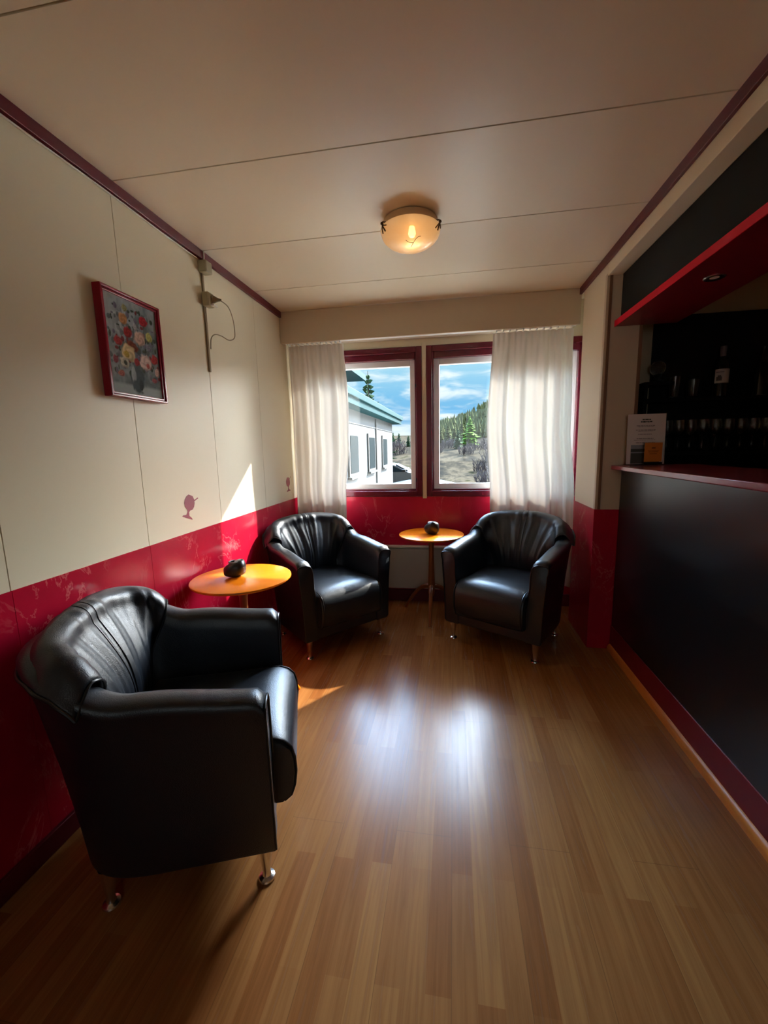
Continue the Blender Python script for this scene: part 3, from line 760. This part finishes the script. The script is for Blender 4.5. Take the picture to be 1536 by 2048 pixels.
def decal(label, y, zc, hgt, tilt):
    t = thing('wine_glass_decal', label, 'wall decal', (XL + .0004, y, zc), 0, 'wine glass wall decals')
    half = [(.34, -.50), (.30, -.44), (.10, -.38), (.05, -.24), (.10, -.16), (.26, -.08), (.33, .06), (.33, .22), (.26, .36), (.14, .47)]
    poly = [(a, b) for a, b in half] + [(-a, b) for a, b in half[::-1]]
    c, s_ = math.cos(tilt), math.sin(tilt)
    to = lambda a, b, dd: (dd, hgt * (a * c + b * s_), hgt * (-a * s_ + b * c))
    MB().prism(poly, .0008, to).build('goblet', M_DECAL, t, smooth=0)
    MB().prism([(.20, .28), (.50, .50), (.53, .47), (.24, .24)], .0008, to).build('straw', M_DECAL, t, smooth=0)
decal('larger maroon wine glass decal on the left wall above the candle table', 1.930, 1.058, .125, .36)
decal('small maroon wine glass decal on the left wall beside the left curtain', 3.252, 1.055, .118, -.05)

# ------------------------------------------------------------------ things on and behind the bar
sg = thing('menu_sign', 'white printed sheet in clear upright holder on the bar end', 'sign', (1.125, 2.70, 1.200), .04)
W_, H_ = .105, .297
LEAN = .05
def sp(x, zz, off): return (x, off + (zz) * LEAN, zz)
def plate(mb, x0, x1, z0, z1, off, th=.0012, mi=0):
    mb.add([sp(x0, z0, off), sp(x1, z0, off), sp(x1, z1, off), sp(x0, z1, off), sp(x0, z0, off + th), sp(x1, z0, off + th), sp(x1, z1, off + th), sp(x0, z1, off + th)],
           [(0, 1, 2, 3), (7, 6, 5, 4), (0, 4, 5, 1), (1, 5, 6, 2), (2, 6, 7, 3), (3, 7, 4, 0)], mi)
mb = MB(); plate(mb, -W_, W_, .005, H_, 0); sheet = mb.build('sheet', M_PAPER, sg, smooth=0)
mb = MB(); plate(mb, -W_ - .003, W_ + .003, .0, H_ + .004, .0015, .002); mb.box(-W_ - .003, W_ + .003, -.02, .09, 0, .003); mb.build('holder', M_ACRYLIC, sg, smooth=0)
mb = MB(); rt = random.Random(11)
def line_of_text(x0, x1, zz, hh, mi=0):
    x = x0
    while x < x1 - .003:
        w = min(x1 - x, rt.uniform(.006, .02)); plate(mb, x, x + w, zz - hh * rt.uniform(.8, 1.0), zz, -.0006, .0005, mi); x += w + .0028
for x0, x1, zz, hh, mi in ((-.024, .022, .268, .007, 1), (-.032, .030, .256, .0085, 1), (-.055, .050, .231, .0035, 0), (-.045, .04, .224, .002, 0), (-.058, .05, .206, .004, 0), (-.045, .045, .199, .002, 0), (-.045, .035, .181, .0035, 0), (-.052, .042, .156, .0035, 0), (-.066, .056, .147, .002, 0), (-.055, .05, .132, .0035, 0)):
    line_of_text(x0, x1, zz, hh, mi)
mb.build('printed_text', [M_INK, M_INKGREEN], sg, smooth=0)
mb = MB(); plate(mb, -.082, .078, .008, .118, -.0006, .0005, 1); plate(mb, -.082, .078, .095, .118, -.0009, .0003, 0); plate(mb, -.082, .078, .070, .077, -.0009, .0003, 0); mb.build('printed_photo', [M_PHOTO_SKY, M_PHOTO_LAND], sg, smooth=0)
cd = thing('card_stand', 'small amber card in clear block stand before the white sign', 'card stand', (1.148, 2.655, 1.200), .05)
MB().box(-.062, .062, -.016, .016, 0, .007).build('base', M_ACRYLIC, cd, bevel=.001)
MB().box(-.058, .058, .004, .007, .007, .136).build('holder', M_ACRYLIC, cd, smooth=0)
MB().box(-.048, .048, .0015, .0035, .020, .130).build('card', M_CARD, cd, smooth=0)
mb = MB(); mb.box(-.010, .010, .0008, .0014, .096, .103)
for zz, w in ((.082, .030), (.075, .026), (.064, .020)): mb.box(-w, w, .0008, .0014, zz, zz + .0025)
mb.build('printed_text', M_CARDINK, cd, smooth=0)
MB().box(-.05, .05, -.003, .004, .007, .018).build('foot', M_BLACK, cd)

bt = thing('wine_bottle', 'dark wine bottle with a pale label on the shelf behind the bar', 'bottle', (1.632, 2.965, 1.600))
MB().lathe([(0, 0), (.034, 0), (.038, .005), (.038, .175), (.034, .20), (.018, .225), (.0145, .24), (.014, .285), (.016, .287), (.016, .297), (.0135, .30), (0, .30)], 32).build('glass', M_BOTTLE, bt)
def wrap(mb, r, a0, a1, z0, z1, mi=0):
    n = 14; mb.grid([[(r * math.cos(lerp(a0, a1, i / n)), r * math.sin(lerp(a0, a1, i / n)), zz) for i in range(n + 1)] for zz in (z0, z1)], mi)
mb = MB(); wrap(mb, .0386, -PI * .95, -PI * .12, .082, .165); mb.build('label', M_LABEL, bt)
mb = MB(); wrap(mb, .0389, -PI * .86, -PI * .62, .096, .120); wrap(mb, .0389, -PI * .80, -PI * .66, .118, .128); wrap(mb, .0389, -PI * .88, -PI * .55, .145, .149); mb.build('printed_motif', M_LABELINK, bt)
MB().lathe([(.0148, .242), (.0166, .288), (.0166, .302), (0, .303)], 24).build('capsule', M_STONE_LIP, bt)
tag(MB().lathe([(0, 0), (.033, 0), (.036, .004), (.036, .16), (.030, .185), (.015, .215), (.013, .27), (.015, .29), (0, .291)], 28, (1.858, 2.97, 1.600)).build('liqueur_bottle', M_BOTTLE), 'unlabelled dark bottle on the shelf at the right photo edge', 'bottle')
def tumbler(label, x, hgt, r):
    t = MB().lathe([(0, 0), (r * .8, 0), (r * .84, .004), (r, hgt), (r - .002, hgt), (r * .80, .012), (0, .010)], 28, (0, 0, 0)).build('tumbler', M_CLEAR, None, smooth=50)
    t.location = (x, 2.96, 1.600); return tag(t, label, 'glass', 'tumblers on the bar shelf')
tumbler('taller clear tumbler on the bar shelf, left one of two', 1.372, .135, .031)
tumbler('shorter clear tumbler on the bar shelf, nearer the wine bottle', 1.478, .112, .034)
orb = thing('glass_bauble', 'faceted round glass ornament on the corner shelf behind the bar', 'ornament', (1.272, 2.97, 1.700))
mb = MB(); mb.lathe([(0, .048)] + [(.044 * math.sin(PI * i / 9), .092 - .044 * math.cos(PI * i / 9)) for i in range(1, 9)] + [(0, .136)], 12); mb.build('orb', M_CLEAR, orb, smooth=0)
MB().lathe([(0, 0), (.045, 0), (.047, .006), (.018, .016), (.014, .036), (.026, .052), (.020, .052), (0, .045)], 24).build('stand', M_BLACK, orb)
def stemglass(label, x):
    g_ = MB().lathe([(0, 0), (.033, 0), (.034, .002), (.012, .006), (.005, .012), (.0038, .03), (.0036, .085), (.008, .092), (.024, .108), (.033, .135), (.033, .160), (.029, .195), (.0275, .195), (.0315, .160), (.0315, .136), (.022, .110), (0, .098)], 26).build('stem_glass', M_CLEAR, None, smooth=50)
    g_.location = (x, 2.925, 1.270); return tag(g_, label, 'glass', 'stem glasses on the lower shelf')
g0 = stemglass('clear stem glass on the lower bar shelf, mostly hidden behind the white sign', 1.335)
xs = [1.400, 1.468, 1.538, 1.607, 1.678, 1.748, 1.815, 1.885]
order = ['first', 'second', 'third', 'fourth', 'fifth', 'sixth', 'seventh', 'eighth']
for nm, x in zip(order, xs):
    c = g0.copy(); COL.objects.link(c); c.location = (x, 2.925, 1.270); c['label'] = 'clear stem glass on the lower bar shelf, %s right of the white sign' % nm

# ------------------------------------------------------------------ outdoors
GZ = -0.85
def gh(x, y):
    return GZ + 2.2 * sstep(22, 46, y) + max(0, sstep(55, 130, y)) * (3.5 + 11 * sstep(-10, 26, x))
xsx = [-60 + 4 * i for i in range(36)]; ysx = [3.8 + (i / 40) ** 1.7 * 150 for i in range(41)]
struct(MB().grid([[(x, y, gh(x, y)) for x in xsx] for y in ysx]).build('ground', M_GROUND, smooth=180))
struct(MB().box(-2.6, 12, 3.8, 17.0, GZ, GZ + .03).build('bounce_ground', simple('pale_bounce_surface', (0.68, 0.64, 0.57), .9)))  # pale slab added out of view to bounce daylight onto the ceiling

bd = thing('annexe_building', 'long white clad building with turquoise eaves outside the left window', 'building')
BX = -2.6
MB().box(BX - 6, BX, 7.0, 18.0, GZ, 2.40).build('wall', M_CLADDING, bd, smooth=0)
MB().box(BX, BX + .025, 7.0, 18.0, 1.98, 2.02).build('cornice', M_CLADDING, bd)
MB().box(BX, BX + .05, 14.0, 14.09, GZ, 2.3).build('downpipe', M_CLADDING, bd)
MB().prism([(BX - 6.3, 2.34), (BX + .34, 2.34), (BX + .34, 2.62), (BX - 6.3, 3.0)], 12.6, lambda a, b, dd: (a, 6.0 + dd, b)).build('roof', M_TEAL, bd, smooth=0)
MB().box(BX + .34, BX + .40, 5.9, 18.7, 2.50, 2.66).build('gutter', M_TEAL, bd, bevel=.01)
for yc in (8.1, 10.7, 13.15, 15.75):
    f_ = MB().box(BX, BX + .05, yc - .55, yc + .55, .62, 1.78).build('window', M_CLADDING, bd)
    MB().box(BX + .045, BX + .062, yc - .44, yc + .44, .70, 1.66).build('pane', M_DARKGLASS, f_, smooth=0)
    MB().box(BX + .0, BX + .12, yc - .62, yc + .62, .56, .61).build('sill', M_CLADDING, f_)
MB().box(-6, -3.3, 7.2, 12.2, 2.66, 4.2).build('upper_wall', M_TEALDARK, bd, smooth=0)
MB().prism([(-6.3, 3.35), (-2.62, 3.35), (-2.62, 3.52), (-6.3, 4.6)], 6.2, lambda a, b, dd: (a, 6.6 + dd, b)).build('upper_roof', M_TEAL, bd, smooth=0)

def make_conifer(label, loc, h, r, mat, seed, sparse=0.0, name='conifer', group=None, slim=.34, droop=(.05, .45)):
    t = thing(name, label, 'tree', loc, 0, group); R = random.Random(seed)
    MB().tube([(0, 0, 0), (0, 0, h * .5), (0, 0, h)], [h * .018, h * .012, h * .002], 7).build('trunk', M_BARK, t)
    mb = MB(); nl = 22 if h < 8 else 26
    for L in range(nl):
        u = L / nl; zz = h * lerp(.06, .985, u); rr = r * (1 - u) ** .85 * R.uniform(.8, 1.15) + .05
        nb = int(lerp(13, 5, u))
        for b in range(nb):
            if R.random() < sparse: continue
            a = 2 * PI * (b + R.random() * .8) / nb; le = rr * R.uniform(.65, 1.1); w = le * slim + .03; c, s_ = math.cos(a), math.sin(a)
            dz = -le * R.uniform(*droop); hh = h / nl * 1.0
            p = lambda q, side, dh: (q * le * c - side * w * s_, q * le * s_ + side * w * c, zz + dz * q + dh)
            mb.add([p(0, 0, hh * .5), p(.45, 1, -hh * .15), p(1, 0, 0), p(.45, -1, -hh * .15), p(.5, 0, hh * .35), p(.4, 0, -hh * .5)],
                   [(0, 1, 4), (1, 2, 4), (2, 3, 4), (3, 0, 4), (0, 5, 1), (1, 5, 2), (2, 5, 3), (3, 5, 0)])
    mb.build('foliage', mat, t, smooth=0); return t
make_conifer('tall sparse dark spruce rising behind the annexe roof', (-5.0, 25.0, GZ), 6.7, 1.9, M_NEEDLE, 1, .3, 'spruce_tree', None, .06, (-.5, .1))
make_conifer('bare topped small spruce left of the tall one behind the annexe roof', (-6.6, 28.5, GZ), 6.0, 1.1, M_NEEDLE, 2, .45, 'spruce_tree', None, .06, (-.5, .1))
make_conifer('bright green conifer at the hill foot, seen through the right window', (1.75, 46.0, gh(1.75, 46)), 3.2, 1.25, M_NEEDLE2, 3, 0, 'conifer')
make_conifer('slim dark green conifer before the bright green one', (.45, 41.0, gh(.45, 41)), 1.9, .5, M_NEEDLE, 4, 0, 'conifer')
rt = random.Random(21)
for i, (x, y, hh) in enumerate([(-7.4, 52, 1.9), (-6.4, 50, 1.7), (-5.6, 53, 1.5), (-4.8, 51, 1.8), (-3.9, 53, 2.5), (-2.7, 55, 2.3)]):
    make_conifer('dark conifer in the row beyond the parked white car', (x, y, gh(x, y)), hh, hh * .30, M_NEEDLE, 30 + i, .05, 'conifer', 'conifers beyond the white car')
for i, (x, y, hh) in enumerate([(-1.7, 60, 2.6), (-.8, 63, 3.2), (.2, 61, 2.8), (1.3, 64, 3.6)]):
    make_conifer('green conifer at the left end of the wooded hill', (x, y, gh(x, y)), hh, hh * .30, M_HILLTREE, 60 + i, .05, 'conifer', 'conifers at the hill end')
# woods on the hillside: nobody could count them
mb = MB()
for i in range(900):
    x = rt.uniform(-4, 34); y = rt.uniform(74, 136); hh = rt.uniform(1.8, 3.6); r_ = hh * rt.uniform(.2, .3); zb = gh(x, y)
    if x < -4 + (y - 74) * .02: continue
    for k, (a, b) in enumerate(((0, .5), (.28, .75), (.55, 1.0))):
        rr = r_ * (1 - a * .8); n = 7; o = rt.random() * 6
        mb.add([(x + rr * math.cos(o + 2 * PI * j / n) * rt.uniform(.7, 1.2), y + rr * math.sin(o + 2 * PI * j / n), zb + hh * a) for j in range(n)] + [(x, y, zb + hh * b)], [(j, (j + 1) % n, n) for j in range(n)] )
tag(mb.build('hillside_woods', M_HILLTREE, smooth=0), 'pale green woods covering the hillside beyond the right window', 'woods', None, 'stuff')
def make_shrub(loc, h, r, seed):
    mb = MB(); R = random.Random(seed)
    for i in range(34):
        a = R.uniform(0, 6.28); q = math.sqrt(R.random()); x0 = r * q * math.cos(a); y0 = r * q * math.sin(a); hh = h * R.uniform(.55, 1.0) * (1 - .35 * q)
        p = Vector((x0 * .75, y0 * .75, -.05)); dr = Vector((x0 * .3 / h, y0 * .3 / h, 1)).normalized(); path = [p.copy()]
        for k in range(5):
            dr = (dr + Vector((R.uniform(-.35, .35), R.uniform(-.35, .35), R.uniform(-.1, .25)))).normalized(); p = p + dr * hh / 5; path.append(p.copy())
            for t_ in range(3):
                e = (dr + Vector((R.uniform(-1, 1), R.uniform(-1, 1), R.uniform(-.3, .8)))).normalized() * hh * .24
                mb.tube([p, p + e * .5, p + e + Vector((0, 0, .05))], [.014, .010, .004], 4)
        mb.tube(path, [.028, .025, .02, .016, .012, .005], 5)
    o = mb.build('leafless_shrub', M_TWIG, smooth=0); o.location = loc
    return tag(o, 'grey leafless shrub on the slope below the wooded hill', 'shrub', 'grey leafless shrubs')
sh = [make_shrub((.0, 34, GZ), 1.25, .95, s_) for s_ in (1, 2, 3)]
spots = [(-1.6, 38), (.1, 46), (2.9, 33), (1.1, 37), (3.2, 27.5), (2.1, 29), (2.6, 24.5), (4.3, 31), (2.6, 40), (-.6, 42), (4.6, 36), (3.6, 44), (-4.9, 38), (-3.4, 41), (-5.8, 43), (1.9, 22.6), (-2.1, 46)]
for i, (x, y) in enumerate(spots):
    o = sh[i] if i < 3 else sh[i % 3].copy()
    if i >= 3: COL.objects.link(o)
    o.location = (x, y, gh(x, y)); o.rotation_euler = (0, 0, i * 1.3); o.scale = (1, 1, rt.uniform(.7, 1.1))

def make_car(label, loc, rz, paint):
    """side profile along x (front at +x), tucked in at the roof"""
    t = thing('parked_car', label, 'car', loc, rz)
    prof = [(-2.1, .32), (-2.15, .62), (-2.08, .88), (-1.75, .97), (-1.25, 1.36), (-.7, 1.46), (.0, 1.45), (.42, 1.36), (1.15, .98), (1.75, .88), (2.08, .72), (2.14, .5), (2.05, .30)]
    cols = []
    for k in range(13):
        v = -1 + 2 * k / 12; row = []
        for x, zz in prof:
            w = .88 - .26 * sstep(.85, 1.45, zz) - .05 * sstep(1.6, 2.1, abs(x)); cr_ = 1 - .06 * abs(v) ** 4
            row.append((x * (1 - .03 * v * v), v * w, .3 + (zz - .3) * cr_))
        cols.append(row)
    mb = MB(); mb.grid(cols); n = len(prof); mb.f += [tuple(range(n)), tuple(12 * n + j for j in range(n))]; mb.m += [0, 0]; mb.f.append(tuple([k * n for k in range(13)] + [k * n + n - 1 for k in range(12, -1, -1)])); mb.m.append(0)
    mb.build('body', paint, t, smooth=40)
    def glass(pts, nm): MB().add(pts, [tuple(range(len(pts)))]).build(nm, M_DARKGLASS, t, smooth=0, solid=(.01, 0))
    glass([(.47, -.58, 1.345), (.47, .58, 1.345), (1.10, .74, 1.02), (1.10, -.74, 1.02)], 'windscreen')
    for sy in (1, -1):
        glass([(-1.2, sy * .70, 1.26), (.30, sy * .70, 1.28), (.95, sy * .86, .97), (-1.6, sy * .86, .97)], 'side_window')
        MB().box(.82, 1.0, sy * .9 - .09, sy * .9 + .09, .98, 1.1).build('mirror', M_BLACK, t, bevel=.03)
        for x in (-1.32, 1.32):
            w_ = MB().tube([(x, sy * .70, .32), (x, sy * .92, .32)], .32, 24).build('wheel', M_TYRE, t); MB().tube([(x, sy * .88, .32), (x, sy * .925, .32)], .19, 16).build('hubcap', M_CHROME, w_)
    return t
make_car('white car parked beyond the annexe corner, in the left window', (-3.35, 21.6, GZ), 0, M_CARWHITE)
make_car('pale blue car close outside, its roof along the bottom of both windows', (-.25, 8.7, GZ + .03), 0, M_CARBLUE)
